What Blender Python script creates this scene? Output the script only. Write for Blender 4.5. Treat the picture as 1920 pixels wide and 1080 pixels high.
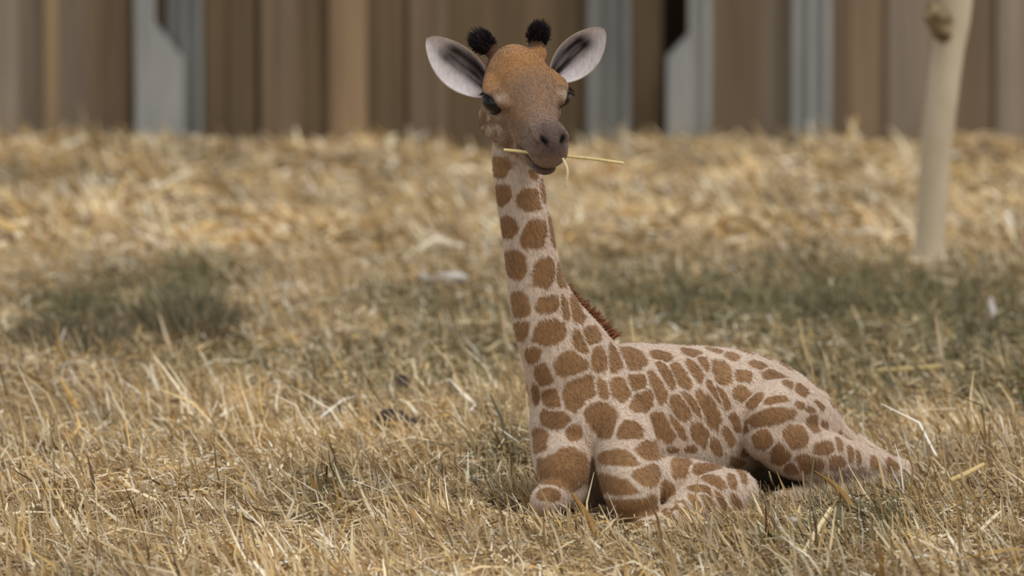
import bpy, bmesh, math, random
import numpy as np
from mathutils import Vector
from mathutils.bvhtree import BVHTree

random.seed(7)
rng = np.random.default_rng(11)
for o in list(bpy.data.objects):
    bpy.data.objects.remove(o, do_unlink=True)
scene = bpy.context.scene
C = scene.collection

# ------------------------------------------------------------------ camera
FPX = 10435.0                     # focal length in pixels of a 1920x1080 frame
CAM = np.array([0.0, -12.0, 1.8])
TH = math.atan(1105 / FPX)        # downward tilt
cd = bpy.data.cameras.new('camera')
cam = bpy.data.objects.new('camera', cd)
C.objects.link(cam)
cam.location = CAM
cam.rotation_euler = (math.pi / 2 - TH, 0, 0)
cd.sensor_width = 36
cd.lens = 36 * FPX / 1920
cd.clip_end = 300
cd.dof.use_dof = True
cd.dof.focus_distance = 12.12
cd.dof.aperture_fstop = 3.1
scene.camera = cam

# ------------------------------------------------------------------ world, sun, exposure
w = bpy.data.worlds.new('overcast')
scene.world = w
w.use_nodes = True
bg = w.node_tree.nodes['Background']
bg.inputs['Color'].default_value = (0.93, 0.96, 1.0, 1)
bg.inputs['Strength'].default_value = 0.62
sd = bpy.data.lights.new('sun', 'SUN')
sd.energy = 1.5
sd.angle = math.radians(28)
sd.color = (1.0, 0.965, 0.915)
sun = bpy.data.objects.new('sun', sd)
C.objects.link(sun)
sun.rotation_euler = Vector((0.75, -0.55, 1.5)).to_track_quat('Z', 'Y').to_euler()
scene.view_settings.view_transform = 'Standard'
scene.view_settings.look = 'None'
scene.view_settings.gamma = 1
scene.view_settings.exposure = 0.1
scene.view_settings.use_curve_mapping = False


# ------------------------------------------------------------------ helpers
def ray(px, py):
    cx, cy = (px - 960) / FPX, -(py - 540) / FPX
    return np.array([cx, cy * math.sin(TH) + math.cos(TH), cy * math.cos(TH) - math.sin(TH)])


def U(px, py, Y):
    """world point seen at a pixel of the 1920x1080 frame, at world depth Y"""
    d = ray(px, py)
    return CAM + d * (Y - CAM[1]) / d[1]


def G(px, py, z=0.0):
    d = ray(px, py)
    return CAM + d * (z - CAM[2]) / d[2]


def lin(r, g, b):
    v = np.array([r, g, b], float) / 255
    return np.where(v <= .04045, v / 12.92, ((v + .055) / 1.055) ** 2.4)


def hash2(ix, iy, seed):
    h = (ix.astype(np.int64) * 374761393 + iy.astype(np.int64) * 668265263 + seed * 982451653) & 0xffffffff
    h = ((h ^ (h >> 13)) * 1274126177) & 0xffffffff
    h = h ^ (h >> 16)
    return (h & 0xffff) / 65535.0


def vnoise(x, y, seed=0):
    ix, iy = np.floor(x), np.floor(y)
    fx, fy = x - ix, y - iy
    fx, fy = fx * fx * (3 - 2 * fx), fy * fy * (3 - 2 * fy)
    a, b = hash2(ix, iy, seed), hash2(ix + 1, iy, seed)
    c, d = hash2(ix, iy + 1, seed), hash2(ix + 1, iy + 1, seed)
    return (a * (1 - fx) + b * fx) * (1 - fy) + (c * (1 - fx) + d * fx) * fy


def sstep(a, b, x):
    t = np.clip((x - a) / (b - a), 0, 1)
    return t * t * (3 - 2 * t)


def mesh_from(name, V, F, cols=None, smooth=True):
    me = bpy.data.meshes.new(name)
    me.from_pydata([tuple(v) for v in V], [], [tuple(f) for f in F])
    if cols is not None:
        set_cols(me, cols)
    if smooth:
        me.polygons.foreach_set('use_smooth', [True] * len(me.polygons))
    me.update()
    return me


def set_cols(me, cols):
    at = me.color_attributes.get('Col') or me.color_attributes.new('Col', 'FLOAT_COLOR', 'POINT')
    c4 = np.ones((len(me.vertices), 4), np.float32)
    c4[:, :3] = cols
    at.data.foreach_set('color', c4.ravel())


def quads_mesh(name, V, Q, cols):
    """fast mesh of quads from numpy arrays"""
    me = bpy.data.meshes.new(name)
    me.vertices.add(len(V))
    me.vertices.foreach_set('co', np.asarray(V, np.float32).ravel())
    me.loops.add(Q.size)
    me.loops.foreach_set('vertex_index', np.asarray(Q, np.int32).ravel())
    me.polygons.add(len(Q))
    me.polygons.foreach_set('loop_start', np.arange(0, Q.size, 4, dtype=np.int32))
    me.update(calc_edges=True)
    me.validate()
    set_cols(me, cols)
    return me


def obj(name, me, mat, parent=None):
    o = bpy.data.objects.new(name, me)
    C.objects.link(o)
    if me is not None and mat is not None and not me.materials:
        me.materials.append(mat)
    if parent is not None:
        o.parent = parent
    return o


def tag(o, label=None, cat=None, group=None, kind=None):
    for k, v in (('label', label), ('category', cat), ('group', group), ('kind', kind)):
        if v:
            o[k] = v
    return o


def empty(name, loc):
    o = bpy.data.objects.new(name, None)
    C.objects.link(o)
    o.location = loc
    o.empty_display_size = 0.1
    return o


def place(o, parent_loc):
    """mesh given in world coordinates under an empty standing at parent_loc"""
    o.location = -Vector(parent_loc)
    return o


# ------------------------------------------------------------------ materials
def new_mat(name):
    m = bpy.data.materials.new(name)
    m.use_nodes = True
    nt = m.node_tree
    return m, nt, nt.nodes['Principled BSDF']


def vcol_mat(name, rough=0.8, spec=0.2, noise=0.0, nscale=60.0, bump=0.0, bscale=300.0, sheen=0.0, stretch=(1, 1, 1)):
    m, nt, p = new_mat(name)
    p.inputs['Roughness'].default_value = rough
    p.inputs['Specular IOR Level'].default_value = spec
    if sheen:
        p.inputs['Sheen Weight'].default_value = sheen
        p.inputs['Sheen Roughness'].default_value = 0.5
    a = nt.nodes.new('ShaderNodeVertexColor')
    a.layer_name = 'Col'
    out = a.outputs['Color']
    tc = nt.nodes.new('ShaderNodeTexCoord')
    mp = nt.nodes.new('ShaderNodeMapping')
    mp.inputs['Scale'].default_value = stretch
    nt.links.new(tc.outputs['Object'], mp.inputs['Vector'])
    if noise:
        n = nt.nodes.new('ShaderNodeTexNoise')
        n.inputs['Scale'].default_value = nscale
        n.inputs['Detail'].default_value = 5
        nt.links.new(mp.outputs[0], n.inputs['Vector'])
        mr = nt.nodes.new('ShaderNodeMapRange')
        mr.inputs['From Min'].default_value = .3
        mr.inputs['From Max'].default_value = .7
        mr.inputs['To Min'].default_value = 1 - noise
        mr.inputs['To Max'].default_value = 1 + noise
        nt.links.new(n.outputs['Fac'], mr.inputs['Value'])
        mx = nt.nodes.new('ShaderNodeVectorMath')
        mx.operation = 'SCALE'
        nt.links.new(out, mx.inputs[0])
        nt.links.new(mr.outputs[0], mx.inputs['Scale'])
        out = mx.outputs[0]
    nt.links.new(out, p.inputs['Base Color'])
    if bump:
        n2 = nt.nodes.new('ShaderNodeTexNoise')
        n2.inputs['Scale'].default_value = bscale
        n2.inputs['Detail'].default_value = 4
        nt.links.new(mp.outputs[0], n2.inputs['Vector'])
        b = nt.nodes.new('ShaderNodeBump')
        b.inputs['Strength'].default_value = bump
        b.inputs['Distance'].default_value = 0.004
        nt.links.new(n2.outputs['Fac'], b.inputs['Height'])
        nt.links.new(b.outputs[0], p.inputs['Normal'])
    return m


def solid_mat(name, c1, c2, scale=(8, 8, 8), rough=0.8, spec=0.25, detail=6, bump=0.0, metallic=0.0):
    """two colours mixed by a noise stretched along an axis"""
    m, nt, p = new_mat(name)
    tc = nt.nodes.new('ShaderNodeTexCoord')
    mp = nt.nodes.new('ShaderNodeMapping')
    mp.inputs['Scale'].default_value = scale
    nt.links.new(tc.outputs['Object'], mp.inputs['Vector'])
    n = nt.nodes.new('ShaderNodeTexNoise')
    n.inputs['Scale'].default_value = 1
    n.inputs['Detail'].default_value = detail
    nt.links.new(mp.outputs[0], n.inputs['Vector'])
    r = nt.nodes.new('ShaderNodeValToRGB')
    r.color_ramp.elements[0].position = .3
    r.color_ramp.elements[1].position = .7
    r.color_ramp.elements[0].color = (*lin(*c1), 1)
    r.color_ramp.elements[1].color = (*lin(*c2), 1)
    nt.links.new(n.outputs['Fac'], r.inputs['Fac'])
    nt.links.new(r.outputs[0], p.inputs['Base Color'])
    p.inputs['Roughness'].default_value = rough
    p.inputs['Specular IOR Level'].default_value = spec
    p.inputs['Metallic'].default_value = metallic
    if bump:
        b = nt.nodes.new('ShaderNodeBump')
        b.inputs['Strength'].default_value = bump
        b.inputs['Distance'].default_value = 0.01
        nt.links.new(n.outputs['Fac'], b.inputs['Height'])
        nt.links.new(b.outputs[0], p.inputs['Normal'])
    return m


M_blade = vcol_mat('dry_blade', rough=.75, spec=.15)
M_fur = vcol_mat('giraffe_fur', rough=.9, spec=.1, noise=.14, nscale=130, bump=.35, bscale=420, sheen=.15, stretch=(1, 1, .45))
M_hair = vcol_mat('hair', rough=.7, spec=.2)
M_eye = solid_mat('eye_dark', (10, 9, 9), (22, 17, 14), rough=.32, spec=.5)
M_straw = vcol_mat('straw', rough=.6, spec=.2, noise=.12, nscale=90)
M_soil = solid_mat('ground_straw_soil', (92, 74, 48), (150, 122, 80), scale=(14, 14, 14), rough=1, spec=.05, bump=.5)


# ------------------------------------------------------------------ ground
def gz(x, y):
    x, y = np.asarray(x, float), np.asarray(y, float)
    a = (vnoise(x * 2.3 + 9, y * 1.7 + 4, 3) - .5) * .05 + (vnoise(x * 7, y * 6, 5) - .5) * .018
    near = np.exp(-(((x - .45) / .9) ** 2 + ((y - .35) / .8) ** 2))
    a = a * (1 - .8 * near)
    far = sstep(6, 10.3, y)
    a = a + far * (-.085 + .19 * (vnoise(x * 1.6 + 31, y * .9, 8) - .45))
    return a


GX0, GX1, GY0, GY1 = -9.0, 9.0, -13.5, 16.0
nx, ny = 260, 420
gx, gy = np.meshgrid(np.linspace(GX0, GX1, nx), np.linspace(GY0, GY1, ny))
gv = np.stack([gx.ravel(), gy.ravel(), gz(gx, gy).ravel()], 1)
ii = (np.arange(ny - 1)[:, None] * nx + np.arange(nx - 1)[None, :]).ravel()
gq = np.stack([ii, ii + 1, ii + nx + 1, ii + nx], 1)
me = quads_mesh('ground', gv, gq, np.tile(lin(140, 115, 75), (len(gv), 1)))
me.polygons.foreach_set('use_smooth', [True] * len(me.polygons))
tag(obj('ground', me, M_soil), 'straw littered earth of the paddock', 'ground', kind='structure')

# ------------------------------------------------------------------ fence
FY = 10.8


def box_mesh(name, x0, x1, y0, y1, z0, z1, bev=.004):
    bm = bmesh.new()
    bmesh.ops.create_cube(bm, size=1)
    for v in bm.verts:
        v.co = Vector(((x0 + x1) / 2 + v.co.x * (x1 - x0), (y0 + y1) / 2 + v.co.y * (y1 - y0), (z0 + z1) / 2 + v.co.z * (z1 - z0)))
    if bev:
        bmesh.ops.bevel(bm, geom=bm.edges[:], offset=bev, segments=1, affect='EDGES')
    me = bpy.data.meshes.new(name)
    bm.to_mesh(me)
    bm.free()
    return me


def fx(px):
    return (px - 960) / FPX * (FY + 12)


WOOD = {}


def wood(c):
    if c not in WOOD:
        d = tuple(int(v * .86) for v in c)
        e = tuple(min(255, int(v * 1.07)) for v in c)
        WOOD[c] = solid_mat('weathered_wood_%d' % len(WOOD), d, e, scale=(22, 22, .9), rough=.9, spec=.1, bump=.25)
    return WOOD[c]


GREYB, BROWN, DARKB, TAN, ORNG, PALEB = (148, 134, 117), (134, 116, 95), (117, 100, 78), (168, 143, 112), (152, 130, 105), (162, 148, 130)
GAPSHADE = (62, 50, 38)  # boards set back in the opening, coloured dark for the gap's shade
fence = empty('wooden_fence', (0, FY, 0))
tag(fence, 'weathered vertical board fence with grey steel posts behind the straw', 'fence')


PK = 0


def plank(px0, px1, c, yoff=0.0, th=.03, top=2.3, name='plank'):
    global PK
    PK += 1
    yoff += (PK % 3) * .0035
    me = box_mesh(name, fx(px0) - .006, fx(px1) + .006, yoff, yoff + th, -.25, top)
    return obj(name, me, wood(c), fence)


BOARDS = [(-60, 30, PALEB, .0), (30, 84, GREYB, .01), (84, 107, TAN, -.03), (107, 160, GREYB, .012), (160, 210, BROWN, .0),
          (210, 238, ORNG, -.02), (238, 300, BROWN, .05), (300, 384, GREYB, .06), (384, 430, DARKB, .01), (430, 474, DARKB, -.005), (474, 492, DARKB, .03),
          (492, 560, BROWN, .0), (560, 620, DARKB, .008), (620, 684, TAN, -.035), (684, 754, DARKB, .0), (754, 770, DARKB, .03), (770, 816, BROWN, .0),
          (816, 836, BROWN, -.01), (836, 905, DARKB, .012), (905, 985, DARKB, .006), (985, 1060, DARKB, .014), (1060, 1100, DARKB, .0),
          (1100, 1184, GREYB, .05), (1184, 1240, DARKB, .03), (1240, 1292, GAPSHADE, .22), (1292, 1334, GAPSHADE, .10), (1334, 1350, BROWN, -.015), (1350, 1428, BROWN, .0),
          (1428, 1482, GREYB, .02), (1482, 1558, GREYB, .05), (1558, 1596, BROWN, .0), (1596, 1648, ORNG, -.01), (1648, 1668, BROWN, .015),
          (1668, 1712, GREYB, .0), (1712, 1790, GREYB, .012), (1790, 1858, BROWN, .0), (1858, 1872, DARKB, .025), (1872, 1960, PALEB, .0)]
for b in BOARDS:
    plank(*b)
pal = [GREYB, BROWN, DARKB, PALEB, BROWN]
for side in (-1, 1):                                     # the fence runs on past both edges of the photograph
    x = -60 if side < 0 else 1960
    while -1700 < x < 3600:
        wdt = random.choice([58, 70, 82, 96])
        a, b = (x - wdt, x) if side < 0 else (x, x + wdt)
        plank(a, b, random.choice(pal), random.choice([0, .01, -.01, .015]))
        x += side * wdt
for z in (.75, 1.9):
    obj('rail', box_mesh('rail', fx(-1700), fx(3600), .26, .32, z, z + .1), wood(DARKB), fence)

M_steel = solid_mat('galvanised_steel', (150, 152, 149), (178, 179, 174), scale=(9, 9, 2), rough=.55, spec=.4, metallic=.15)
M_steel2 = solid_mat('dull_steel', (124, 125, 121), (148, 149, 144), scale=(9, 9, 2), rough=.6, spec=.4, metallic=.15)


def ribbed_post(px0, px1, ribs, mat, y=-.03):
    """rolled steel sheet post: a back web with vertical ribs"""
    p = obj('steel_post', box_mesh('steel_post', fx(px0), fx(px1), y, y + .045, -.3, 2.45), mat, fence)
    for r in ribs:
        obj('rib', box_mesh('rib', fx(r - 7), fx(r + 7), y - .03, y - .001, -.3, 2.45, .006), mat, p)
    p['label'] = 'ribbed grey steel fence post'
    return p


ribbed_post(1100, 1182, (1108, 1148, 1174), M_steel2)
ribbed_post(1484, 1558, (1492, 1520, 1550), M_steel)
ribbed_post(312, 378, (346, 372), M_steel2, .0)


def gusset_post(px_in0, px_in1, px_wide, y_top, y_bot):
    """flat steel post whose lower plate widens below a slanting shoulder"""
    z1, z0 = U(0, y_top, FY)[2], U(0, y_bot, FY)[2]
    a, b, c = fx(px_in0), fx(px_in1), fx(px_wide)
    prof = [(a, -.3), (c, -.3), (c, z0), (b, z1), (b, 2.45), (a, 2.45)] if c > a else [(a, -.3), (a, 2.45), (b, 2.45), (b, z1), (c, z0), (c, -.3)]
    n = len(prof)
    V = [(x, -.09, z) for x, z in prof] + [(x, -.05, z) for x, z in prof]
    F = [tuple(range(n)), tuple(range(2 * n - 1, n - 1, -1))] + [(i, i + n, (i + 1) % n + n, (i + 1) % n) for i in range(n)]
    me = mesh_from('gusset_post', V, F, smooth=False)
    p = obj('gusset_post', me, M_steel, fence)
    s = 1 if c > a else -1
    e0, e1 = sorted((a, a + s * .03))
    obj('flange', box_mesh('flange', e0, e1, -.13, -.0901, -.3, 2.45), M_steel, p)
    p['label'] = 'flat grey steel post widening at a slanted shoulder'


gusset_post(256, 292, 344, 40, 108)
gusset_post(1332, 1290, 1250, 62, 104)

# ------------------------------------------------------------------ tree


def catmull(P, n):
    P = np.asarray(P, float)
    Q = np.vstack([2 * P[0] - P[1], P, 2 * P[-1] - P[-2]])
    out = []
    for i in range(len(P) - 1):
        p0, p1, p2, p3 = Q[i:i + 4]
        for t in np.linspace(0, 1, n, endpoint=False):
            out.append(.5 * (2 * p1 + (p2 - p0) * t + (2 * p0 - 5 * p1 + 4 * p2 - p3) * t * t + (3 * p1 - p0 - 3 * p2 + p3) * t ** 3))
    out.append(P[-1])
    return np.array(out)


def loft(pts, up, n=6, ring=24, cap=(1.0, 1.0)):
    """closed tube: pts rows are x,y,z,side radius,up radius; up is a hint vector (or one per row)"""
    pts = np.asarray(pts, float)
    S = catmull(pts, n)
    c, ra, rb = S[:, :3], np.maximum(S[:, 3], .002), np.maximum(S[:, 4], .002)
    T = np.gradient(c, axis=0)
    T /= np.linalg.norm(T, axis=1)[:, None]
    up = np.asarray(up, float)
    hs = [np.cos(a) for a in np.linspace(0, math.pi / 2, 5)]
    rows = []
    for k in range(4, 0, -1):
        a = math.pi / 2 * k / 4.4
        rows.append((c[0] - T[0] * math.sin(a) * (ra[0] + rb[0]) / 2 * cap[0], ra[0] * math.cos(a), rb[0] * math.cos(a), T[0]))
    for i in range(len(c)):
        rows.append((c[i], ra[i], rb[i], T[i]))
    for k in range(1, 5):
        a = math.pi / 2 * k / 4.4
        rows.append((c[-1] + T[-1] * math.sin(a) * (ra[-1] + rb[-1]) / 2 * cap[1], ra[-1] * math.cos(a), rb[-1] * math.cos(a), T[-1]))
    th = np.linspace(0, 2 * math.pi, ring, endpoint=False)
    V, F = [], []
    for cc, a, b, t in rows:
        s = np.cross(t, up)
        s /= np.linalg.norm(s)
        u = np.cross(s, t)
        for q in th:
            V.append(cc + s * a * math.cos(q) + u * b * math.sin(q))
    R = len(rows)
    for i in range(R - 1):
        for j in range(ring):
            k = (j + 1) % ring
            F.append((i * ring + j, i * ring + k, (i + 1) * ring + k, (i + 1) * ring + j))
    V.append(rows[0][0])
    V.append(rows[-1][0])
    for j in range(ring):
        k = (j + 1) % ring
        F.append((len(V) - 2, k, j))
        F.append((len(V) - 1, (R - 1) * ring + j, (R - 1) * ring + k))
    return np.array(V), F


class Parts:
    def __init__(self):
        self.V, self.F, self.n = [], [], 0

    def add(self, VF):
        V, F = VF
        self.V.append(np.asarray(V))
        self.F += [tuple(i + self.n for i in f) for f in F]
        self.n += len(V)

    def mesh(self, name, smooth=True):
        return mesh_from(name, np.vstack(self.V), self.F, smooth=smooth)


def remeshed(name, parts, voxel, smooth_it, factor=.5):
    o = obj(name + '_tmp', parts.mesh(name + '_tmp'), None)
    m = o.modifiers.new('r', 'REMESH')
    m.mode = 'VOXEL'
    m.voxel_size = voxel
    m.use_smooth_shade = True
    s = o.modifiers.new('s', 'SMOOTH')
    s.factor = factor
    s.iterations = smooth_it
    dg = bpy.context.evaluated_depsgraph_get()
    me = bpy.data.meshes.new_from_object(o.evaluated_get(dg))
    old = o.data
    bpy.data.objects.remove(o, do_unlink=True)
    bpy.data.meshes.remove(old)
    me.name = name
    return me


TY = 5.5
M_bark = solid_mat('pale_bark', (192, 174, 146), (218, 202, 174), scale=(10, 10, 3), rough=.9, spec=.1, bump=.4)
M_stub = solid_mat('broken_wood', (96, 82, 62), (168, 148, 112), scale=(25, 25, 25), rough=.95, spec=.05, bump=.6)
tp = Parts()
tk = [(1737, 540, .085), (1738, 505, .066), (1742, 470, .052), (1747, 400, .049), (1754, 300, .050), (1764, 200, .052), (1777, 100, .052), (1790, 30, .052), (1800, -60, .05),
      (1826, -300, .045), (1822, -700, .04), (1850, -1200, .03), (1840, -1700, .012)]
tp.add(loft([(*U(a, b, TY), r, r) for a, b, r in tk], (0, 1, 0), n=5, ring=20))
for k, (dx, dy, dyy) in enumerate(((-.15, -.05, 0), (.10, -.08, 0), (-.02, -.16, 0), (.03, .12, 0))):      # root flare
    b = U(1735, 490, TY)
    tp.add(loft([(b[0], b[1], b[2], .035, .035), (b[0] + dx * .5, b[1] + dy * .5, b[2] - .045, .028, .028), (b[0] + dx, b[1] + dy, b[2] - .10, .02, .02)], (0, 0.3, 1), ring=12))
for (pa, pb, pc, dY, r) in (((1815, -180), (1900, -420), (2010, -760), .3, .028), ((1825, -480), (1740, -760), (1640, -1100), -.3, .026), ((1830, -800), (1920, -1150), (1990, -1500), -.2, .02)):
    tp.add(loft([(*U(*pa, TY), r, r), (*U(*pb, TY + dY * .5), r * .8, r * .8), (*U(*pc, TY + dY), r * .35, r * .35)], (0, 1, 0), ring=12))
me = remeshed('trunk', tp, .012, 5)
tree_at = U(1737, 520, TY)
tree = empty('tree', tree_at)
tag(tree, 'slender pale barked tree trunk with a broken branch stub, right of the calf', 'tree')
place(obj('trunk', me, M_bark, tree), tree_at)
sp = Parts()
for q in range(9):                                       # splintered stub left of the trunk
    a = U(1776, 66 - q * 3, TY - .03)
    b = U(1752 + random.uniform(-16, 10), 30 + random.uniform(-34, 26), TY - .07 + random.uniform(-.04, .03))
    sp.add(loft([(*a, .026, .026), (*((a + b) / 2 + np.array([0, 0, random.uniform(-.02, .01)])), .027, .022), (*b, .014, .018)], (0, 1, .2), ring=8, n=3))
st = place(obj('branch_stub', sp.mesh('branch_stub'), M_stub, tree), tree_at)
st['label'] = 'broken yellowish branch stub'

# ------------------------------------------------------------------ giraffe
D = np.array([.69, .724, 0.0])             # body axis, chest to rump
L = np.array([.724, -.69, 0.0])            # towards the near flank
Z = np.array([0, 0, 1.0])
gp = Parts()
c0, c1 = np.array([.150, .13, 0]), np.array([.665, .67, 0])


def bp(s, z, lat=0.0):
    return c0 + (c1 - c0) * s + Z * z + L * lat


torso = [(-.06, .215, .085, .115), (.06, .205, .120, .165), (.20, .200, .142, .180), (.38, .190, .158, .178), (.56, .196, .162, .156), (.74, .186, .150, .138),
         (.90, .135, .145, .130), (1.02, .10, .10, .095)]
gp.add(loft([(*bp(s, z), a, b) for s, z, a, b in torso], Z, n=6, ring=36, cap=(.8, .6)))
# neck: side radius is lateral, up radius is along the body axis
neck = [(966, 235, .135, .048, .050), (969, 310, .13, .052, .055), (981, 390, .12, .054, .057), (993, 460, .115, .056, .060), (1004, 530, .115, .060, .066),
        (1027, 600, .125, .066, .090), (1062, 670, .145, .080, .118), (1092, 740, .175, .096, .140), (1120, 800, .205, .105, .145)]
gp.add(loft([(*U(a, b, y), ra, rb) for a, b, y, ra, rb in neck], D, n=6, ring=28))
# withers hump
gp.add(loft([(*bp(.06, .34), .035, .035), (*bp(.16, .335), .05, .045), (*bp(.30, .33), .055, .04)], Z, ring=16))


def limb(pts, up=Z, ring=18, n=6):
    gp.add(loft([(*U(a, b, y), r * e, r) for a, b, y, r, e in pts], up, n=n, ring=ring))


# near foreleg: scapula and upper arm, elbow, forearm to the carpus, cannon folded under
limb([(1160, 740, .17, .050, 1.0), (1168, 810, .09, .066, 1.0), (1178, 872, .025, .072, 1.0), (1188, 925, -.025, .064, 1.0), (1194, 950, -.03, .052, 1.0)], up=D)
limb([(1215, 900, .02, .056, 1.0), (1300, 908, .09, .055, 1.0), (1365, 925, .13, .052, 1.0)], up=Z)
limb([(1378, 925, .125, .054, 1.0), (1340, 932, .06, .058, 1.0), (1290, 957, .0, .046, 1.0), (1240, 986, -.05, .034, 1.0), (1212, 998, -.075, .036, 1.0)], up=Z)
limb([(1212, 1000, -.07, .030, 1.0), (1270, 1010, -.03, .021, 1.0), (1345, 992, .03, .020, 1.0), (1385, 977, .06, .026, 1.0)], up=Z)
# far foreleg: point of shoulder, upper arm, forearm
limb([(1045, 760, .17, .055, 1.0), (1050, 830, .08, .064, 1.0), (1056, 880, .03, .062, 1.0), (1062, 915, .03, .050, 1.0)], up=D)
limb([(1060, 905, .05, .05, 1.0), (1040, 925, -.01, .040, 1.0), (1022, 940, -.03, .034, 1.0)], up=Z)
limb([(1022, 945, -.03, .026, 1.0), (1060, 945, .06, .022, 1.0), (1110, 935, .15, .022, 1.0)], up=Z)
# near hind leg: thigh, stifle, shank back to the hock, cannon forward to the hoof
limb([(1520, 805, .56, .076, 1.0), (1478, 778, .44, .086, 1.0), (1440, 782, .32, .068, 1.0), (1436, 820, .29, .054, 1.0)], up=Z)
limb([(1436, 818, .29, .054, 1.0), (1490, 845, .33, .064, 1.0), (1560, 860, .45, .058, 1.0), (1630, 872, .56, .040, 1.0), (1680, 884, .63, .034, 1.0)], up=Z)
limb([(1690, 888, .63, .034, 1.0), (1620, 905, .52, .024, 1.0), (1530, 925, .38, .022, 1.0), (1470, 940, .27, .027, 1.0), (1440, 948, .22, .020, 1.0)], up=Z)
# tail root and far haunch
limb([(1540, 800, .70, .045, 1.0), (1600, 838, .72, .034, 1.0), (1655, 868, .72, .026, 1.0), (1705, 895, .70, .020, 1.0)], up=Z)
limb([(1500, 790, .82, .09, 1.0), (1460, 800, .70, .09, 1.0), (1400, 830, .62, .07, 1.0)], up=Z)

# head
yaw, pit, rol = math.radians(20), math.radians(22), math.radians(-3)
ha = np.array([math.sin(yaw) * math.cos(pit), -math.cos(yaw) * math.cos(pit), -math.sin(pit)])
hs0 = np.array([math.cos(yaw), math.sin(yaw), 0])
hu0 = np.cross(hs0, ha)
hu0 = hu0 if hu0[2] > 0 else -hu0
hs = hs0 * math.cos(rol) - hu0 * math.sin(rol)
hu = hu0 * math.cos(rol) + hs0 * math.sin(rol)
H0 = U(986, 187, .06) - ha * .06 - hu * .012


def hp(t, s=0.0, u=0.0):
    return H0 + ha * t + hs * s + hu * u


head = [(-.07, .050, .060, .010), (-.02, .074, .086, .012), (.025, .082, .090, .008), (.065, .076, .080, -.002), (.105, .060, .066, -.012), (.145, .049, .055, -.019), (.185, .044, .050, -.022),
        (.215, .044, .049, -.024), (.236, .040, .043, -.027)]
gp.add(loft([(*hp(t, 0, uo), a, b) for t, a, b, uo in head], hu, n=6, ring=28, cap=(.9, .55)))
# lower jaw and chin
gp.add(loft([(*hp(-.04, 0, -.070), .062, .060), (*hp(.04, 0, -.076), .056, .046), (*hp(.12, 0, -.076), .038, .026), (*hp(.18, 0, -.078), .029, .019), (*hp(.212, 0, -.076), .025, .017)], hu, ring=18))
for sg in (-1, 1):
    # brow and orbit
    gp.add(loft([(*hp(.020, sg * .060, .040), .026, .024), (*hp(.055, sg * .074, .036), .024, .016), (*hp(.095, sg * .060, .024), .018, .014)], hu, ring=14))
    gp.add(loft([(*hp(.045, sg * .062, .0), .024, .03), (*hp(.085, sg * .052, -.012), .022, .026)], hu, ring=14))
    # cheek
    gp.add(loft([(*hp(.0, sg * .050, -.055), .03, .05), (*hp(.08, sg * .040, -.055), .024, .036)], hu, ring=14))
    # nostril wings
    gp.add(loft([(*hp(.195, sg * .022, .012), .017, .012), (*hp(.234, sg * .025, .006), .017, .013)], hu, ring=12))
# forehead dome
gp.add(loft([(*hp(-.03, 0, .055), .05, .045), (*hp(.02, 0, .062), .054, .042), (*hp(.09, 0, .026), .040, .035)], hu, ring=16))
# ossicone pedicles
OSS = []
for (bx, by, tx, ty) in ((932, 110, 920, 90), (1008, 94, 1005, 76)):
    a, b = U(bx, by, .135), U(tx, ty, .15)
    OSS.append((a, b))
    gp.add(loft([(*(a - (b - a) * .5), .020, .020), (*a, .019, .019), (*b, .016, .016)], (0, 1, 0), ring=12))

body_me = remeshed('body', gp, .0042, 7)

# --- sculpt nostrils and mouth, then colour the coat
nv = len(body_me.vertices)
V = np.empty(nv * 3, np.float32)
body_me.vertices.foreach_get('co', V)
V = V.reshape(-1, 3).astype(float)
N = np.empty(nv * 3, np.float32)
body_me.vertices.foreach_get('normal', N)
N = N.reshape(-1, 3).astype(float)
rel = V - H0
ht, hsd, hud = rel @ ha, rel @ hs, rel @ hu
dent = np.zeros(nv)
nost = np.zeros(nv)
for sg in (-1, 1):
    q = ((ht - .246) / .016) ** 2 + ((hsd - sg * (.022 + .35 * (hud - .008))) / .0080) ** 2 + ((hud - .008) / .014) ** 2
    g = np.exp(-q)
    dent += .010 * g
    nost = np.maximum(nost, g)
mouthline = np.exp(-((hud + .070 - .05 * (.235 - ht)) / .0045) ** 2) * sstep(.11, .15, ht) * (np.abs(hsd) < .06)
dent += .003 * mouthline
V -= N * dent[:, None]
body_me.vertices.foreach_set('co', V.astype(np.float32).ravel())
body_me.update()
bvh = BVHTree.FromPolygons([tuple(v) for v in V], [tuple(p.vertices) for p in body_me.polygons])

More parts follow.
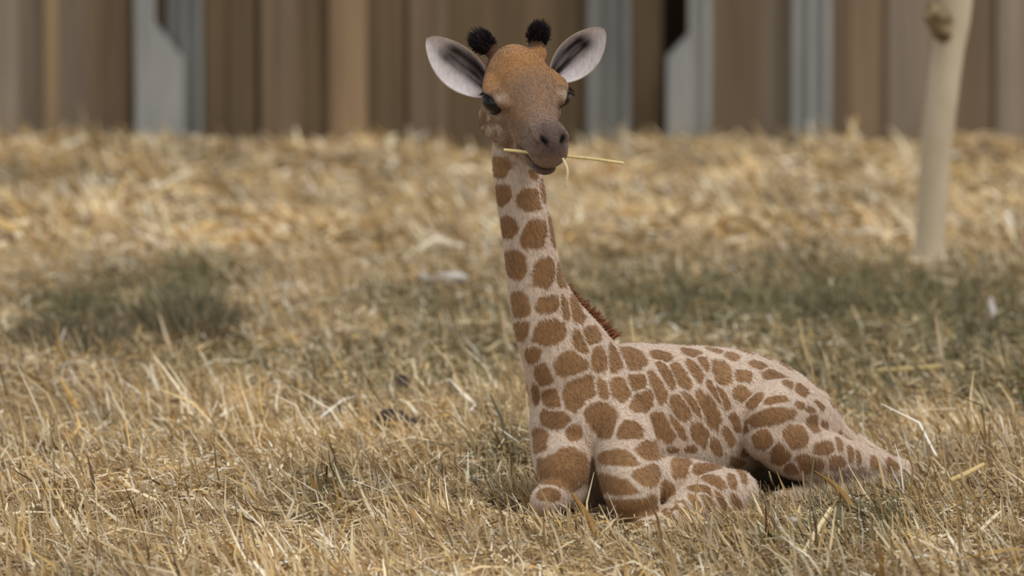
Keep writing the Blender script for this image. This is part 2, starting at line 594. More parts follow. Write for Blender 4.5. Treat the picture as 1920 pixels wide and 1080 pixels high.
# spots: px, py, half width, half height, lean (positive leans like a backslash)
SPOTS = [
    (930, 313, 15, 20, 0), (983, 300, 20, 14, 0), (1001, 327, 8, 10, 0), (992, 375, 20, 22, -10), (1003, 440, 20, 28, -18), (1021, 510, 19, 29, -14), (1029, 570, 22, 15, 12),
    (1032, 622, 31, 21, 12), (938, 365, 13, 20, 0), (950, 427, 14, 22, 0), (961, 497, 17, 26, 8), (972, 570, 16, 24, 8), (970, 622, 12, 18, 8),
    (1019, 357, 5, 22, 6), (1036, 432, 6, 30, 8), (1053, 515, 8, 25, 12), (1060, 577, 8, 23, 10), (1082, 578, 10, 25, 16), (1087, 642, 11, 26, 20), (1111, 627, 16, 16, 20),
    (1071, 682, 29, 21, 12), (1089, 738, 27, 27, 10), (1124, 673, 14, 22, 6), (1153, 671, 13, 24, 18), (1184, 667, 27, 16, -35), (1195, 718, 18, 17, 10), (1129, 729, 11, 18, 14),
    (1166, 733, 18, 26, 30), (1200, 755, 20, 21, 15), (1135, 791, 19, 27, 0), (1180, 806, 23, 16, 0), (1153, 858, 38, 14, 0), (1142, 911, 35, 20, -20), (1227, 844, 21, 18, 0),
    (1218, 891, 24, 21, 20), (1247, 927, 20, 20, 0), (1278, 871, 17, 18, -20), (1262, 844, 11, 6, 0), (1242, 800, 20, 27, 28), (1271, 803, 9, 26, 28), (1275, 765, 16, 22, 20),
    (1234, 728, 12, 28, 16), (1250, 700, 10, 26, 24), (1240, 667, 20, 9, -15), (1277, 706, 13, 26, 22), (1303, 694, 9, 22, 28), (1320, 678, 8, 16, 30), (1298, 660, 20, 9, -10),
    (1340, 656, 18, 8, -10), (1372, 667, 16, 10, -12), (1352, 697, 18, 22, 20), (1298, 756, 9, 28, 28), (1330, 770, 16, 33, 18), (1339, 733, 7, 22, 24), (1358, 748, 8, 26, 20),
    (1313, 814, 16, 21, 20), (1342, 838, 10, 17, 20), (1365, 818, 9, 19, 20), (1378, 790, 9, 20, 16), (1297, 842, 12, 7, 0), (1324, 876, 27, 10, 8), (1340, 900, 22, 9, -25),
    (1312, 916, 22, 8, -10), (1383, 868, 14, 9, -20), (1372, 900, 8, 14, 24), (1392, 890, 7, 17, 20), (1305, 945, 7, 24, 28), (1330, 945, 7, 25, 24), (1356, 946, 6, 25, 20),
    (1383, 950, 7, 22, 14), (1280, 955, 7, 20, 30), (1255, 968, 7, 16, 30),
    (998, 667, 14, 16, 10), (1018, 707, 15, 27, 18), (1034, 748, 16, 22, 22), (1038, 783, 25, 18, -10), (1004, 738, 7, 18, 5), (1076, 811, 13, 15, 0), (1010, 827, 13, 22, 0),
    (1064, 880, 47, 35, 8), (992, 885, 7, 16, 0), (1185, 958, 48, 20, 0), (1120, 950, 22, 20, 0), (1030, 925, 20, 14, 0), (1226, 985, 14, 10, 0),
    (1390, 738, 15, 13, 30), (1394, 704, 17, 11, -10), (1421, 684, 18, 8, -15), (1449, 705, 22, 10, -20), (1414, 750, 10, 18, -35), (1458, 748, 22, 7, 5), (1449, 781, 42, 15, 14),
    (1430, 824, 18, 20, 20), (1492, 818, 22, 23, 12), (1521, 797, 11, 20, 22), (1464, 852, 19, 20, 25), (1544, 840, 19, 13, 8), (1519, 873, 28, 16, -10), (1570, 869, 14, 14, 0),
    (1573, 832, 6, 14, 14), (1523, 770, 13, 7, -20), (1500, 729, 15, 9, -30), (1546, 797, 7, 9, 20), (1595, 850, 6, 15, 12), (1538, 760, 12, 5, -45), (1610, 857, 5, 14, 12),
    (1590, 888, 15, 10, 0), (1671, 873, 10, 15, 10), (1616, 888, 8, 11, 0), (1480, 720, 13, 8, -25), (1640, 868, 8, 13, 10), (1500, 760, 10, 6, -30), (1485, 880, 14, 12, 0),
]
best = np.full(nv, 9.0)
second = np.full(nv, 9.0)
wob = (vnoise(V[:, 0] * 60 + V[:, 1] * 43, V[:, 2] * 60 - V[:, 1] * 31, 2) - .5) * .30 + (vnoise(V[:, 0] * 170 + V[:, 1] * 120, V[:, 2] * 170, 4) - .5) * .16


def feed(f, sel):
    global best, second
    b = best[sel]
    s = second[sel]
    second[sel] = np.where(f < b, b, np.minimum(s, f))
    best[sel] = np.minimum(b, f)


for (cx, cy, rx, ry, rot) in SPOTS:
    if 1225 < cx < 1400 and cy < 850 and 12 < rot < 34:
        rx, ry, rot = rx * .92, ry * 1.12, rot + 8
    d = ray(cx, cy)
    d = d / np.linalg.norm(d)
    hit = bvh.ray_cast(Vector(CAM), Vector(d))
    if hit[0] is None:
        for k in range(1, 9):
            d = ray(cx - 3 * k, cy + 3 * k)
            d = d / np.linalg.norm(d)
            hit = bvh.ray_cast(Vector(CAM), Vector(d))
            if hit[0] is not None:
                break
    if hit[0] is None:
        continue
    P, n = np.array(hit[0]), np.array(hit[1])
    k = -n @ d
    if k < .42:                                  # keep edge-on spots from smearing round the form
        n = n - d * (.42 - k)
        n /= np.linalg.norm(n)
    a = math.radians(rot)
    sc = np.linalg.norm(P - CAM) / FPX
    e1 = np.array([1.0, 0, 0]) * math.cos(a) + Z * math.sin(a)
    e2 = np.array([1.0, 0, 0]) * math.sin(a) - Z * math.cos(a)
    t1 = e1 - d * (e1 @ n) / (d @ n)
    t2 = e2 - d * (e2 @ n) / (d @ n)
    dv = V - P
    sel = np.where((np.abs(dv) < .16).all(1) & (np.abs(dv @ n) < .055) & (N @ n > .05))[0]
    q = dv[sel]
    q = q - np.outer(q @ n, n)
    A = np.array([[t1 @ t1, t1 @ t2], [t1 @ t2, t2 @ t2]])
    ab = np.linalg.solve(A, np.stack([q @ t1, q @ t2])) / sc
    f = (np.abs(ab[0] / (rx * 1.15)) ** 2.5 + np.abs(ab[1] / (ry * 1.15)) ** 2.5) ** (1 / 2.5)
    feed(f, sel)
# the far side carries the same kind of coat
cand = rng.permutation(np.where((N[:, 1] > .12) & (ht < -.02) | (best > 2.6) & (N[:, 1] > -.1) & (V[:, 2] < .75))[0])
seeds = []
for i in cand[:6000]:
    if best[i] > 2.3 and all(np.sum((V[i] - s) ** 2) > .052 ** 2 for s in seeds):
        seeds.append(V[i])
for s in seeds:
    dv = V - s
    r = .019 + .007 * random.random()
    sel = np.where((np.abs(dv) < .08).all(1))[0]
    feed(np.linalg.norm(dv[sel], axis=1) / r, sel)

cream, cream2 = lin(204, 181, 161), lin(212, 192, 171)
brown, brown2 = lin(134, 99, 66), lin(156, 119, 82)
big = vnoise(V[:, 0] * 14 + V[:, 1] * 11, V[:, 2] * 14, 21)
base = cream[None] * (1 - big[:, None]) + cream2[None] * big[:, None]
spotc = brown[None] * (1 - big[:, None]) + brown2[None] * big[:, None]
val = best + wob
mask = 1 - sstep(.86, 1.10, val)
mask *= sstep(.10, .30, second - best)
# front of neck and far foreleg spots are deeper brown
mask = mask[:, None]
col = base * (1 - mask) + spotc * mask
# pale belly, inner legs
bel = sstep(.10, .04, V[:, 2]) * (N[:, 2] < -.3) * (V[:, 1] > .12)
col = col * (1 - bel[:, None]) + lin(190, 176, 164) * bel[:, None]
# head
hw = sstep(-.095, -.05, ht) * sstep(-.118, -.088, hud + .25 * np.minimum(ht, 0.02)) * (V[:, 2] > U(960, 330, .0)[2])
hw = np.maximum(hw, sstep(U(960, 215, .1)[2], U(960, 190, .1)[2], V[:, 2]))
forehead, face, muz = lin(160, 116, 72), lin(136, 109, 88), lin(128, 106, 91)
hn = vnoise(V[:, 0] * 55 + V[:, 1] * 40, V[:, 2] * 24, 6)
hc = forehead[None] * np.ones((nv, 1))


def mixin(c, m):
    global hc
    m = np.clip(m, 0, 1)[:, None]
    hc = hc * (1 - m) + c[None] * m


mixin(face, np.maximum(sstep(.03, .10, ht), sstep(.05, .0, hud) * .8) * (.7 + .5 * hn))
mixin(lin(152, 128, 108), sstep(-.005, -.035, hud) * sstep(-.03, .03, ht) * (.5 + .6 * hn))
mixin(lin(126, 92, 60), (vnoise(hsd * 60 + ht * 30, hud * 45 - ht * 30, 12) > .54) * .75 * sstep(-.02, -.045, hud) * sstep(.14, .08, ht))
mixin(lin(190, 168, 140), (vnoise(hsd * 70 + 9 + ht * 30, hud * 50 - ht * 40, 13) > .60) * .7 * sstep(-.02, -.045, hud) * sstep(.15, .08, ht))
mixin(muz, sstep(.14, .20, ht))
mixin(lin(96, 79, 72), sstep(.175, .225, ht) * sstep(-.034, -.010, hud) * sstep(.042, .02, np.abs(hsd)))
mixin(lin(150, 124, 106), sstep(.17, .22, ht) * sstep(-.028, -.040, hud) * sstep(-.066, -.056, hud) * .7)
mixin(lin(112, 92, 82), sstep(.17, .21, ht) * sstep(-.058, -.068, hud))
mixin(lin(62, 48, 42), mouthline)
mixin(lin(22, 17, 17), nost * 1.5)
# dark rims round the eyes, pale brow
EYES = []
for sg in (-1, 1):
    e = hp(.064, sg * .0715, .016)
    EYES.append(e)
    de = np.linalg.norm(V - e, axis=1)
    mixin(lin(196, 176, 152), sstep(.044, .036, de) * sstep(.022, .030, hud) * sstep(.046, .036, hud) * .4)
    mixin(lin(186, 164, 140), sstep(.046, .036, de) * sstep(.0, -.01, hud) * .5)
    mixin(lin(40, 30, 26), sstep(.033, .029, de))
for a, b in OSS:
    dd = np.linalg.norm(V - (a * .3 + b * .7), axis=1)
    mixin(lin(84, 58, 42), sstep(.034, .022, dd))
col = col * (1 - hw[:, None]) + hc * hw[:, None]

# --- ears, joined into the body mesh
EV, EF, EC = [], [], []
eoff = nv


def ear(base, tip, half, nrm, bend, sgn):
    global eoff
    base, tip, nrm = np.asarray(base), np.asarray(tip), np.asarray(nrm) / np.linalg.norm(nrm)
    ax = tip - base
    wd = np.cross(ax, nrm)
    wd /= np.linalg.norm(wd)
    nn = np.cross(wd, ax)
    nn /= np.linalg.norm(nn)
    nu, nvv = 20, 26
    for layer in (0, 1):
        for j in range(nvv + 1):
            v = j / nvv
            ww = half * (max(0.0, math.sin(math.pi * min(1, (v * .92 + .08)) ** 1.05)) ** .62) * (1 - .12 * v) if v < 1 else .0006
            for i in range(nu + 1):
                u = -1 + 2 * i / nu
                cup = .030 * (1 - v * .55)
                p = base + ax * v + wd * (u * ww + bend * math.sin(math.pi * v)) + nn * ((u * u - 1) * cup * (ww / half) + .010 * v * v)
                if layer:
                    p = p - nn * .005 * (1 - abs(u) ** 4 * .7)
                EV.append(p)
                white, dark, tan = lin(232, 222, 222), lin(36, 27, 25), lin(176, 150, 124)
                if layer:
                    c = tan
                else:
                    # dark hair streaks plus the cup's inner shade, painted along the upper fold
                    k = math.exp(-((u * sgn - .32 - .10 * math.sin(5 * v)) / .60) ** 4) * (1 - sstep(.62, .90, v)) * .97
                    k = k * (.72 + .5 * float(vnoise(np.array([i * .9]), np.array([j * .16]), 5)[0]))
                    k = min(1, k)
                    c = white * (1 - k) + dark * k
                    if abs(u) > .93 or v > .97:
                        c = lin(206, 184, 158)
                EC.append(c)
    st_ = nu + 1
    ly = st_ * (nvv + 1)
    for j in range(nvv):
        for i in range(nu):
            a = eoff + j * st_ + i
            EF.append((a, a + 1, a + st_ + 1, a + st_))
            b = a + ly
            EF.append((b, b + st_, b + st_ + 1, b + 1))
        for i, fl in ((0, 1), (nu, 0)):
            a = eoff + j * st_ + i
            f = (a, a + st_, a + st_ + ly, a + ly)
            EF.append(f if fl else f[::-1])
    eoff += 2 * ly


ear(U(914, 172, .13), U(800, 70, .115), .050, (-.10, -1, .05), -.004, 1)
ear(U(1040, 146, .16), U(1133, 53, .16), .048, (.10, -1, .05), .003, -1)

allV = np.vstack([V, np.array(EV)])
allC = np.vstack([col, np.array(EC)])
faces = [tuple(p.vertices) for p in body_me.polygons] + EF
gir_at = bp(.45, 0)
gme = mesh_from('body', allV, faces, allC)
giraffe = empty('giraffe_calf', gir_at)
tag(giraffe, 'giraffe calf lying in dry straw with raised neck, facing the viewer', 'giraffe')
place(obj('body', gme, M_fur, giraffe), gir_at)


def sphere(c, r, sx=(1, 1, 1), seg=24):
    bm = bmesh.new()
    bmesh.ops.create_uvsphere(bm, u_segments=seg, v_segments=seg // 2, radius=r)
    me = bpy.data.meshes.new('eye')
    for v in bm.verts:
        v.co = Vector(c + hs * v.co.x * sx[0] + ha * v.co.y * sx[1] + hu * v.co.z * sx[2])
    bm.to_mesh(me)
    bm.free()
    me.polygons.foreach_set('use_smooth', [True] * len(me.polygons))
    return me


# blades: used for hair, grass and straw -------------------------------------------------
def blade_arrays(base, tip, width, cols, sag, side=None):
    """bent two-quad blades from base to tip; sag is an offset of the middle"""
    n = len(base)
    ax = tip - base
    if side is None:
        r = rng.normal(size=(n, 3))
        side = np.cross(ax, r)
    side = side / (np.linalg.norm(side, axis=1)[:, None] + 1e-9)
    mid = base * .48 + tip * .52 + sag
    wv = side * width[:, None] * .5
    Vv = np.stack([base - wv, base + wv, mid - wv * .85, mid + wv * .85, tip - wv * .25, tip + wv * .25], 1).reshape(-1, 3)
    o = np.arange(n)[:, None] * 6
    Q = np.stack([o + np.array([0, 1, 3, 2]), o + np.array([2, 3, 5, 4])], 1).reshape(-1, 4)
    cc = np.repeat(cols, 6, axis=0)
    return Vv, Q, cc


def blade_obj(name, sets, mat, parent=None):
    VV, QQ, CC, off = [], [], [], 0
    for v, q, c in sets:
        VV.append(v)
        QQ.append(q + off)
        CC.append(c)
        off += len(v)
    return obj(name, quads_mesh(name, np.vstack(VV), np.vstack(QQ), np.vstack(CC)), mat, parent)


for sg, e in zip((-1, 1), EYES):
    o = obj('eye', sphere(e, .0300, (.95, 1.04, .82)), M_eye, giraffe)
    place(o, gir_at)['label'] = 'glossy black eye'
    # lashes
    n = 46
    a = np.linspace(-.9, .9, n)
    b0 = e + np.outer(np.sin(a) * .020, ha) + np.outer(np.cos(a) * .016 + .002, hu) + hs * sg * .020
    t0 = b0 + hs * sg * .013 + np.outer(np.sin(a) * .006, ha) - hu * .006 + rng.normal(size=(n, 3)) * .002
    l = blade_obj('eyelashes', [blade_arrays(b0, t0, np.full(n, .0016), np.tile(lin(30, 24, 22), (n, 1)), np.tile(hu * .003, (n, 1)))], M_hair, giraffe)
    place(l, gir_at)
# ossicone tufts
for (a, b), (wx, wz, lean) in zip(OSS, ((.023, .028, -.014), (.020, .033, .004))):
    n = 2600
    q = rng.normal(size=(n, 3))
    q /= np.linalg.norm(q, axis=1)[:, None]
    cc = b + np.array([lean * .5, 0, .002])
    b0 = cc + q * np.array([wx * .7, wx * .7, wz * .5])
    t0 = b0 + q * np.array([.010, .010, .010]) + np.array([lean, 0, .014]) * rng.uniform(.4, 1.5, (n, 1)) + rng.normal(size=(n, 3)) * .003
    cl = np.where(rng.random((n, 1)) < .25, lin(62, 48, 50)[None], lin(34, 27, 30)[None])
    tuft = blade_obj('ossicone_tuft', [blade_arrays(b0, t0, np.full(n, .0020), cl, rng.normal(size=(n, 3)) * .002)], M_hair, giraffe)
    place(tuft, gir_at)['label'] = 'black hair tuft on the horn'
# short coat hairs lying down the body
fi = rng.choice(nv, 70000)
fb, fn = V[fi], N[fi]
lay = -Z * .8 + D * .5 + rng.normal(size=(len(fi), 3)) * .35
inhead = hw[fi] > .5
lay[inhead] = (ha * 1.0 + rng.normal(size=(int(inhead.sum()), 3)) * .35)
lay = lay - fn * np.sum(lay * fn, 1)[:, None]
fl = np.where(inhead, .0045, .0085)[:, None] * rng.uniform(.6, 1.3, (len(fi), 1))
ft = fb + lay * fl + fn * fl * .24
fs = np.cross(lay, fn) + rng.normal(size=(len(fi), 3)) * .08
hair = blade_obj('fur', [blade_arrays(fb, ft, np.full(len(fi), .0011), col[fi] * rng.uniform(.82, 1.22, (len(fi), 1)), fn * fl * .14, fs)], M_hair, giraffe)
place(hair, gir_at)['kind'] = 'stuff'
# mane down the back of the neck
dors = catmull([U(985, 170, .19), U(1010, 300, .175), U(1032, 400, .165), U(1046, 480, .17), U(1066, 530, .18), U(1098, 575, .20), U(1138, 612, .235), U(1165, 634, .26)], 40)
hits = []
for p in dors:
    # drop each point on to the back edge of the neck
    h = bvh.ray_cast(Vector(p + D * .30 + L * .0), Vector(-D))
    hits.append(np.array(h[0]) if h[0] is not None and np.linalg.norm(np.array(h[0]) - p) < .14 else p)
hits = np.array(hits)
n = 2600
k = rng.integers(0, len(hits) - 1, n)
fr = rng.random((n, 1))
b0 = hits[k] * (1 - fr) + hits[k + 1] * fr + np.outer(rng.normal(size=n) * .006, L) - D * .006
kf = (k / len(hits))[:, None]
b0 = b0 - L * .016 * (1 - kf)
t0 = b0 + D * rng.uniform(.014, .032, (n, 1)) * (.25 + .95 * sstep(.45, .8, kf)) + Z * rng.uniform(-.002, .016, (n, 1)) + np.outer(rng.normal(size=n) * .006, L)
cl = lin(128, 78, 46)[None] * rng.uniform(.65, 1.15, (n, 1))
mane = blade_obj('mane', [blade_arrays(b0, t0, np.full(n, .0035), cl, rng.normal(size=(n, 3)) * .002)], M_hair, giraffe)
place(mane, gir_at)['label'] = 'short stiff reddish brown mane'

# ------------------------------------------------------------------ straw and grass


def gpx(px, py):
    p = G(px, py)
    return p[0], p[1]


GREEN = []                                   # green growth: pixel centre, half sizes, strength
for cx, cy, rx, ry, k in ((160, 600, 110, 60, .9), (350, 565, 85, 60, 1.0), (820, 610, 150, 50, .55), (1500, 590, 470, 70, .85), (1260, 580, 140, 60, .6), (1850, 640, 260, 110, .75), (1880, 740, 110, 50, .6),
                           (1300, 620, 160, 40, .7), (900, 690, 130, 60, .4), (420, 700, 120, 40, .5), (700, 720, 160, 50, .35), (1600, 720, 200, 60, .5), (960, 905, 90, 40, .5), (1620, 1010, 150, 50, .45),
                           (620, 940, 60, 30, .3)):
    x0, y0 = gpx(cx, cy)
    GREEN.append((x0, y0, abs(gpx(cx + rx, cy)[0] - x0), abs(gpx(cx, cy - ry)[1] - gpx(cx, cy + ry)[1]) / 2, k))


def green_at(x, y):
    g = np.zeros_like(x)
    for x0, y0, rx, ry, k in GREEN:
        g = np.maximum(g, k * np.exp(-(((x - x0) / rx) ** 2 + ((y - y0) / ry) ** 2) ** 1.5))
    return g


STRAWS = np.array([lin(*c) for c in ((213, 190, 149), (198, 172, 128), (179, 154, 114), (223, 208, 174), (153, 128, 93), (203, 169, 110), (234, 223, 198), (186, 165, 137), (122, 101, 76), (240, 233, 220))])
WGT = np.array([.16, .17, .15, .12, .10, .09, .07, .08, .04, .02])
GREENS = np.array([lin(*c) for c in ((134, 128, 94), (116, 110, 80), (150, 138, 104), (104, 96, 72), (160, 142, 106), (124, 121, 92))])

gbb = (allV.min(0) - .06, allV.max(0) + .06)


def clear_of_calf(b, t, extra=.0):
    ok = np.ones(len(b), bool)
    near = np.where((b[:, 0] > gbb[0][0]) & (b[:, 0] < gbb[1][0]) & (b[:, 1] > gbb[0][1]) & (b[:, 1] < gbb[1][1]))[0]
    for i in near:
        p = Vector((b[i, 0], b[i, 1], -.3))
        h = bvh.ray_cast(p, Vector((0, 0, 1)), 1.5)
        if h[0] is not None:
            ok[i] = False
            continue
        d = Vector(t[i] - b[i])
        ln = d.length
        if bvh.ray_cast(Vector(b[i]), d / ln, ln)[0] is not None:
            ok[i] = False
    return ok


def scatter(n, y0, y1, hw, length, width, tilt, lying, colour_boost=1.0, patch=6.0, green_only=False, far=False):
    """n blades over y0..y1; hw(y) is the half width of the strip"""
    y = y0 + (y1 - y0) * rng.random(n)
    hwv = hw(y)
    x = rng.uniform(-1, 1, n) * hwv
    g = green_at(x, y)
    # clumping
    cl = vnoise(x * patch + 17, y * patch * .7 + 5, 31)
    if green_only:
        keep = rng.random(n) < g
        x, y, g, cl = x[keep], y[keep], g[keep], cl[keep]
    n = len(x)
    b = np.stack([x, y, gz(x, y) - .006], 1)
    ln = length * np.exp(rng.normal(size=n) * .38) * (.55 + .9 * cl)
    ln = ln * (1 - .55 * np.exp(-(((x - .27) / .14) ** 2 + ((y + .12) / .15) ** 2)))      # pressed down before the chest
    lie = rng.random(n) < lying
    el = np.where(lie, rng.normal(size=n) * .16 + .10, np.clip(rng.normal(size=n) * .35 + tilt, .25, 1.5))
    # standing blades lean to the left, lying straw points anywhere
    az = np.where(lie, rng.uniform(0, 2 * math.pi, n), math.pi + rng.normal(size=n) * .85)
    dirv = np.stack([np.cos(el) * np.cos(az), np.cos(el) * np.sin(az), np.sin(el)], 1)
    b[:, 2] += np.where(lie, rng.random(n) ** 1.5 * (.050 if not far else .035), 0)
    t = b + dirv * ln[:, None]
    t[:, 2] = np.maximum(t[:, 2], gz(t[:, 0], t[:, 1]) + .002)
    # colours: straw tones in patches, mixed with green where it grows
    pn = vnoise(x * patch * 1.3 + 3, y * patch + 8, 41)
    pn2 = vnoise(x * patch * .45 + 3, y * patch * .35 + 8, 43)
    c = STRAWS[rng.choice(len(STRAWS), n, p=WGT)]
    c = c * (.50 + .62 * pn + .40 * pn2)[:, None] * colour_boost
    gc = GREENS[rng.integers(0, len(GREENS), n)] * (.75 + .5 * pn)[:, None]
    mg = (rng.random(n) < g * 1.05)[:, None]
    if green_only:
        mg = np.ones((n, 1), bool)
    c = np.where(mg, gc, c)
    sag = rng.normal(size=(n, 3)) * (ln * .07)[:, None]
    sag[:, 2] += ln * .04
    wdt = width * np.exp(rng.normal(size=n) * .35)
    ok = clear_of_calf(b, t)
    b, t, wdt, c, sag = b[ok], t[ok], wdt[ok], c[ok], sag[ok]
    side = np.stack([np.ones(len(b)), rng.normal(size=len(b)) * .5, rng.normal(size=len(b)) * .25], 1)
    ax = t - b
    side = side - ax * (np.sum(side * ax, 1) / np.sum(ax * ax, 1))[:, None]
    return blade_arrays(b, t, wdt, c, sag, side)


hw_near = lambda y: .60 + (y + 12) / FPX * 960
dry = [scatter(150000, -1.15, 2.4, hw_near, .042, .0040, .80, .50, patch=8),
       scatter(22000, -1.15, 2.4, hw_near, .075, .0046, .85, .22, 1.12, patch=6)]
# taller stems round the calf's legs
RING = [gpx(a, b) for a, b in ((985, 935), (1010, 955), (1040, 965), (1075, 975), (1100, 992), (1140, 1022), (1200, 1040), (1250, 1042), (1300, 1035), (1350, 1030), (1400, 1015), (1440, 985), (1490, 965),
                               (1540, 950), (1600, 940), (1660, 930), (1710, 915), (1740, 895))]
rk = rng.integers(0, len(RING), 3600)
rb = np.array(RING)[rk] + rng.normal(size=(3600, 2)) * np.array([.05, .055])
rz = gz(rb[:, 0], rb[:, 1])
bb = np.column_stack([rb, rz - .004])
hh = rng.uniform(.025, .085, 3600) * (1 - .5 * np.exp(-(((rb[:, 0] - .27) / .12) ** 2)))
tt = bb + np.column_stack([-hh * rng.normal(.45, .35, 3600), rng.normal(size=3600) * hh * .3, hh])
okk = clear_of_calf(bb, tt)
nn_ = int(okk.sum())
sd_ = np.column_stack([np.ones(nn_), rng.normal(size=nn_) * .3, np.zeros(nn_)])
dry.append(blade_arrays(bb[okk], tt[okk], rng.uniform(.0024, .0044, nn_), STRAWS[rng.choice(len(STRAWS), nn_, p=WGT)] * rng.uniform(.7, 1.1, (nn_, 1)), rng.normal(size=(nn_, 3)) * .004, sd_))
tag(blade_obj('dry_grass', dry, M_blade), 'dry yellow grass and straw around the lying calf', 'grass', kind='stuff')
mid = [scatter(110000, 2.4, 5.9, hw_near, .050, .0046, .75, .5, patch=6)]
tag(blade_obj('straw_stubble', mid, M_blade), 'brownish straw stubble between the calf and the pale straw bed', 'straw', kind='stuff')
gr = [scatter(110000, -.8, 6.2, hw_near, .055, .0040, .95, .2, patch=6, green_only=True)]
tag(blade_obj('green_grass', gr, M_blade), 'short olive green grass growing through the straw behind the calf', 'grass', kind='stuff')
farb = [scatter(110000, 5.7, 10.75, hw_near, .075, .0125, .45, .80, 1.10, patch=5.5, far=True)]
tag(blade_obj('straw_bed', farb, M_blade), 'deep bed of pale golden straw in front of the fence', 'straw', kind='stuff')

# ------------------------------------------------------------------ single things in the straw


def stalk(name, pts, r, c, label, cat='straw', group=None, flat=.5, z=None):
    """a straw or leaf blade; pts are pixels with a height above the ground"""
    P = []
    for px, py, h, k in pts:
        if h is None:
            p = U(px, py, k)
            P.append((*p, r, r * flat))
        else:
            p = G(px, py, h)
            P.append((*p, r * k, r * k * flat))
    Vv, Ff = loft(P, (0.05, -1, .25), n=5, ring=8)
    me = mesh_from(name, Vv, Ff, np.tile(lin(*c), (len(Vv), 1)))
    o = obj(name, me, M_straw)
    return tag(o, label, cat, group)


PALE, GOLD, AMBER = (226, 208, 164), (206, 172, 104), (176, 124, 56)
stalk('straw_stalk', [(946, 281, None, -.055), (985, 285, None, -.062), (1020, 290, None, -.065), (1075, 294, None, -.065), (1120, 299, None, -.06), (1168, 306, None, -.06)], .0034, (222, 200, 142),
      "long straw held crosswise in the calf's mouth")
stalk('straw_stalk', [(1056, 298, None, -.10), (1064, 320, None, -.115), (1060, 350, None, -.115)], .0030, (226, 206, 160), "short bent straw hanging from the calf's lips")
stalk('straw_stalk', [(1640, 696, .06, 1), (1700, 692, .066, 1.1), (1765, 686, .06, .9)], .0058, (196, 172, 118), 'pale straw lying level in the green grass right of the back')
stalk('straw_stalk', [(1503, 1046, .03, 1.1), (1530, 998, .06, 1), (1558, 954, .095, .9)], .0060, PALE, 'thick pale straw slanting up right below the thigh')
stalk('straw_stalk', [(1785, 900, .05, 1), (1815, 886, .062, 1), (1845, 870, .07, .8)], .0055, (214, 188, 128), 'golden straw slanting up right near the right edge')
stalk('grass_leaf', [(1128, 1030, .01, .8), (1110, 985, .05, 1.1), (1090, 950, .085, .9), (1072, 925, .11, .4)], .0065, (150, 112, 58), "amber dry leaf blade before the calf's chest", 'leaf', flat=.25)
stalk('grass_leaf', [(1612, 985, .01, .7), (1594, 945, .04, 1.1), (1568, 912, .07, 1), (1528, 884, .09, .3)], .0058, (152, 118, 68), 'amber dry leaf blade arching below the hind leg', 'leaf', flat=.25)
stalk('grass_leaf', [(205, 930, .01, .6), (185, 898, .03, 1), (168, 866, .05, .9), (158, 846, .06, .3)], .0062, (128, 92, 44), 'dark amber leaf blade in the left foreground', 'leaf', flat=.3)
stalk('straw_stalk', [(150, 772, .02, .9), (132, 742, .05, 1), (112, 708, .075, .7)], .0052, (208, 164, 88), 'bright golden straw leaning left below the dark left tuft')
stalk('straw_stalk', [(325, 672, .03, 1), (310, 628, .06, 1), (296, 580, .09, .7)], .0042, (206, 184, 152), 'pale upright straw between the two dark tufts')
stalk('straw_stalk', [(985, 1000, .03, .8), (1005, 1004, .035, 1), (890, 975, .05, 1), (840, 950, .05, .7)][1:], .0045, (212, 186, 130), 'long pale straw lying level left of the chest')
stalk('straw_stalk', [(1460, 925, .0, .8), (1448, 905, .06, 1), (1442, 885, .09, .6)], .0026, (214, 196, 160), 'thin straw standing before the dark gap under the flank')
stalk('straw_stalk', [(1508, 922, .01, .8), (1500, 898, .05, 1), (1488, 876, .08, .6)], .0028, (218, 196, 158), 'thin straw standing before the hind shank')
stalk('straw_stalk', [(470, 740, .02, 1), (450, 716, .04, 1)], .0045, (224, 210, 176), 'short pale straw piece left of the middle')
stalk('straw_stalk', [(715, 995, .02, 1), (690, 950, .04, 1), (672, 905, .06, .6)], .0044, (222, 204, 164), 'pale straw curving in the middle foreground')


def lump(name, px, py, sx, sy, sz, mat, label, cat, seed, dz=0.0, group=None):
    rs = np.random.default_rng(seed)
    bm = bmesh.new()
    bmesh.ops.create_icosphere(bm, subdivisions=3, radius=1)
    ph = rs.uniform(0, 6, (6, 3))
    fr = rs.normal(size=(6, 3)) * 2.0
    p = G(px, py)
    gzv = float(gz(p[0], p[1]))
    for v in bm.verts:
        k = 1 + sum(.07 * math.sin(fr[i] @ np.array(v.co) * 1.3 + ph[i, 0]) for i in range(6))
        v.co = Vector((v.co.x * sx * k, v.co.y * sy * k, v.co.z * sz * k))
    me = bpy.data.meshes.new(name)
    bm.to_mesh(me)
    bm.free()
    me.polygons.foreach_set('use_smooth', [True] * len(me.polygons))
    o = obj(name, me, mat)
    o.location = (p[0], p[1], gzv + sz * .75 + dz)
    return tag(o, label, cat, group)


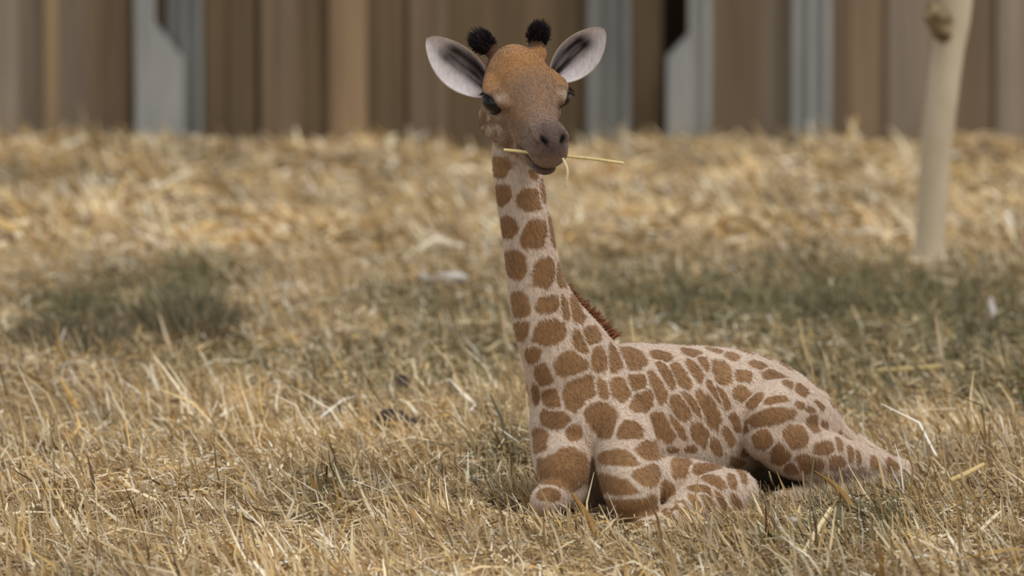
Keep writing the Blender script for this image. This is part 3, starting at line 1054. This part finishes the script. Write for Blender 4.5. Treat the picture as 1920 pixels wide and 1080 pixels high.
M_clod = solid_mat('dark_clod', (58, 48, 44), (92, 78, 72), scale=(30, 30, 30), rough=.95, spec=.1, bump=.6)
M_pale = solid_mat('pale_stone', (150, 140, 130), (205, 196, 186), scale=(20, 20, 20), rough=.9, spec=.1, bump=.4)
lump('soil_clod', 730, 822, .044, .032, .034, M_clod, 'larger dark clod of soil left of the chest', 'soil', 3, .024)
lump('soil_clod', 778, 824, .030, .02, .018, M_clod, 'smaller flat dark clod beside the larger one', 'soil', 5, .030)
lump('soil_clod', 748, 748, .026, .025, .026, M_clod, 'dark lump half hidden behind the two front clods', 'soil', 8, .018)
lump('stone', 840, 562, .055, .04, .022, M_pale, 'pale flat stone behind the straw left of the neck', 'stone', 12, .034)
lump('stone', 792, 560, .022, .02, .018, M_pale, 'small whitish stone left of the flat pale stone', 'stone', 14, .036)
lump('stone', 1486, 1018, .014, .012, .012, M_pale, 'tiny white pebble in front of the hind leg', 'stone', 16, .03)


def tuft(px, py, rx, ry, hgt, n, label, seed):
    rs = np.random.default_rng(seed)
    p = G(px, py)
    rxm = rx / FPX * (p[1] + 12)
    q = rs.normal(size=(n, 2)) * .5
    x, y = p[0] + q[:, 0] * rxm, p[1] + q[:, 1] * ry
    b = np.stack([x, y, gz(x, y) - .005], 1)
    h = hgt * np.exp(-(q ** 2).sum(1) * .6) * rs.uniform(.5, 1.15, n)
    t = b + np.stack([q[:, 0] * .05 - .02 + rs.normal(size=n) * .03, q[:, 1] * .03 + rs.normal(size=n) * .03, h], 1)
    pal_ = np.array([lin(*c) for c in ((110, 105, 82), (96, 92, 72), (124, 117, 90), (86, 79, 66), (140, 124, 96))])
    c = np.where(rs.random((n, 1)) < .16, STRAWS[rs.integers(0, 6, n)] * .8, pal_[rs.integers(0, 5, n)] * 1.2)
    at = (p[0], p[1], float(gz(p[0], p[1])))
    e = empty('grass_tuft', at)
    tag(e, label, 'grass')
    fo = blade_obj('foliage', [blade_arrays(b, t, np.full(n, .0048), c, rs.normal(size=(n, 3)) * .006)], M_blade, e)
    place(fo, at)
    fo['kind'] = 'stuff'


tuft(150, 672, 110, .40, .11, 3000, 'broad dark green grass tuft at the far left', 51)
tuft(352, 634, 88, .36, .125, 3000, 'dark green grass tuft right of the broad left one', 52)


def white_leaf():
    p = G(1860, 622)
    b = np.array([p[0], p[1], float(gz(p[0], p[1])) + .03])
    pts = [(*b, .004, .002), (*(b + [.002, 0, .022]), .0095, .002), (*(b + [-.002, 0, .042]), .008, .002), (*(b + [-.004, 0, .062]), .002, .001)]
    e = empty('curled_leaf', b)
    tag(e, 'small white curled leaf standing upright near the right edge', 'leaf')
    for k, (c, pp) in enumerate((((238, 228, 222), pts), ((206, 190, 150), [(*b, .004, .002), (*(b + [.016, .004, .012]), .005, .002), (*(b + [.032, .004, .026]), .002, .001)]))):
        Vv, Ff = loft(pp, (0.2, -1, .1), n=5, ring=10)
        place(obj('leaf_lobe', mesh_from('leaf_lobe', Vv, Ff, np.tile(lin(*c), (len(Vv), 1))), M_straw, e), b)


white_leaf()
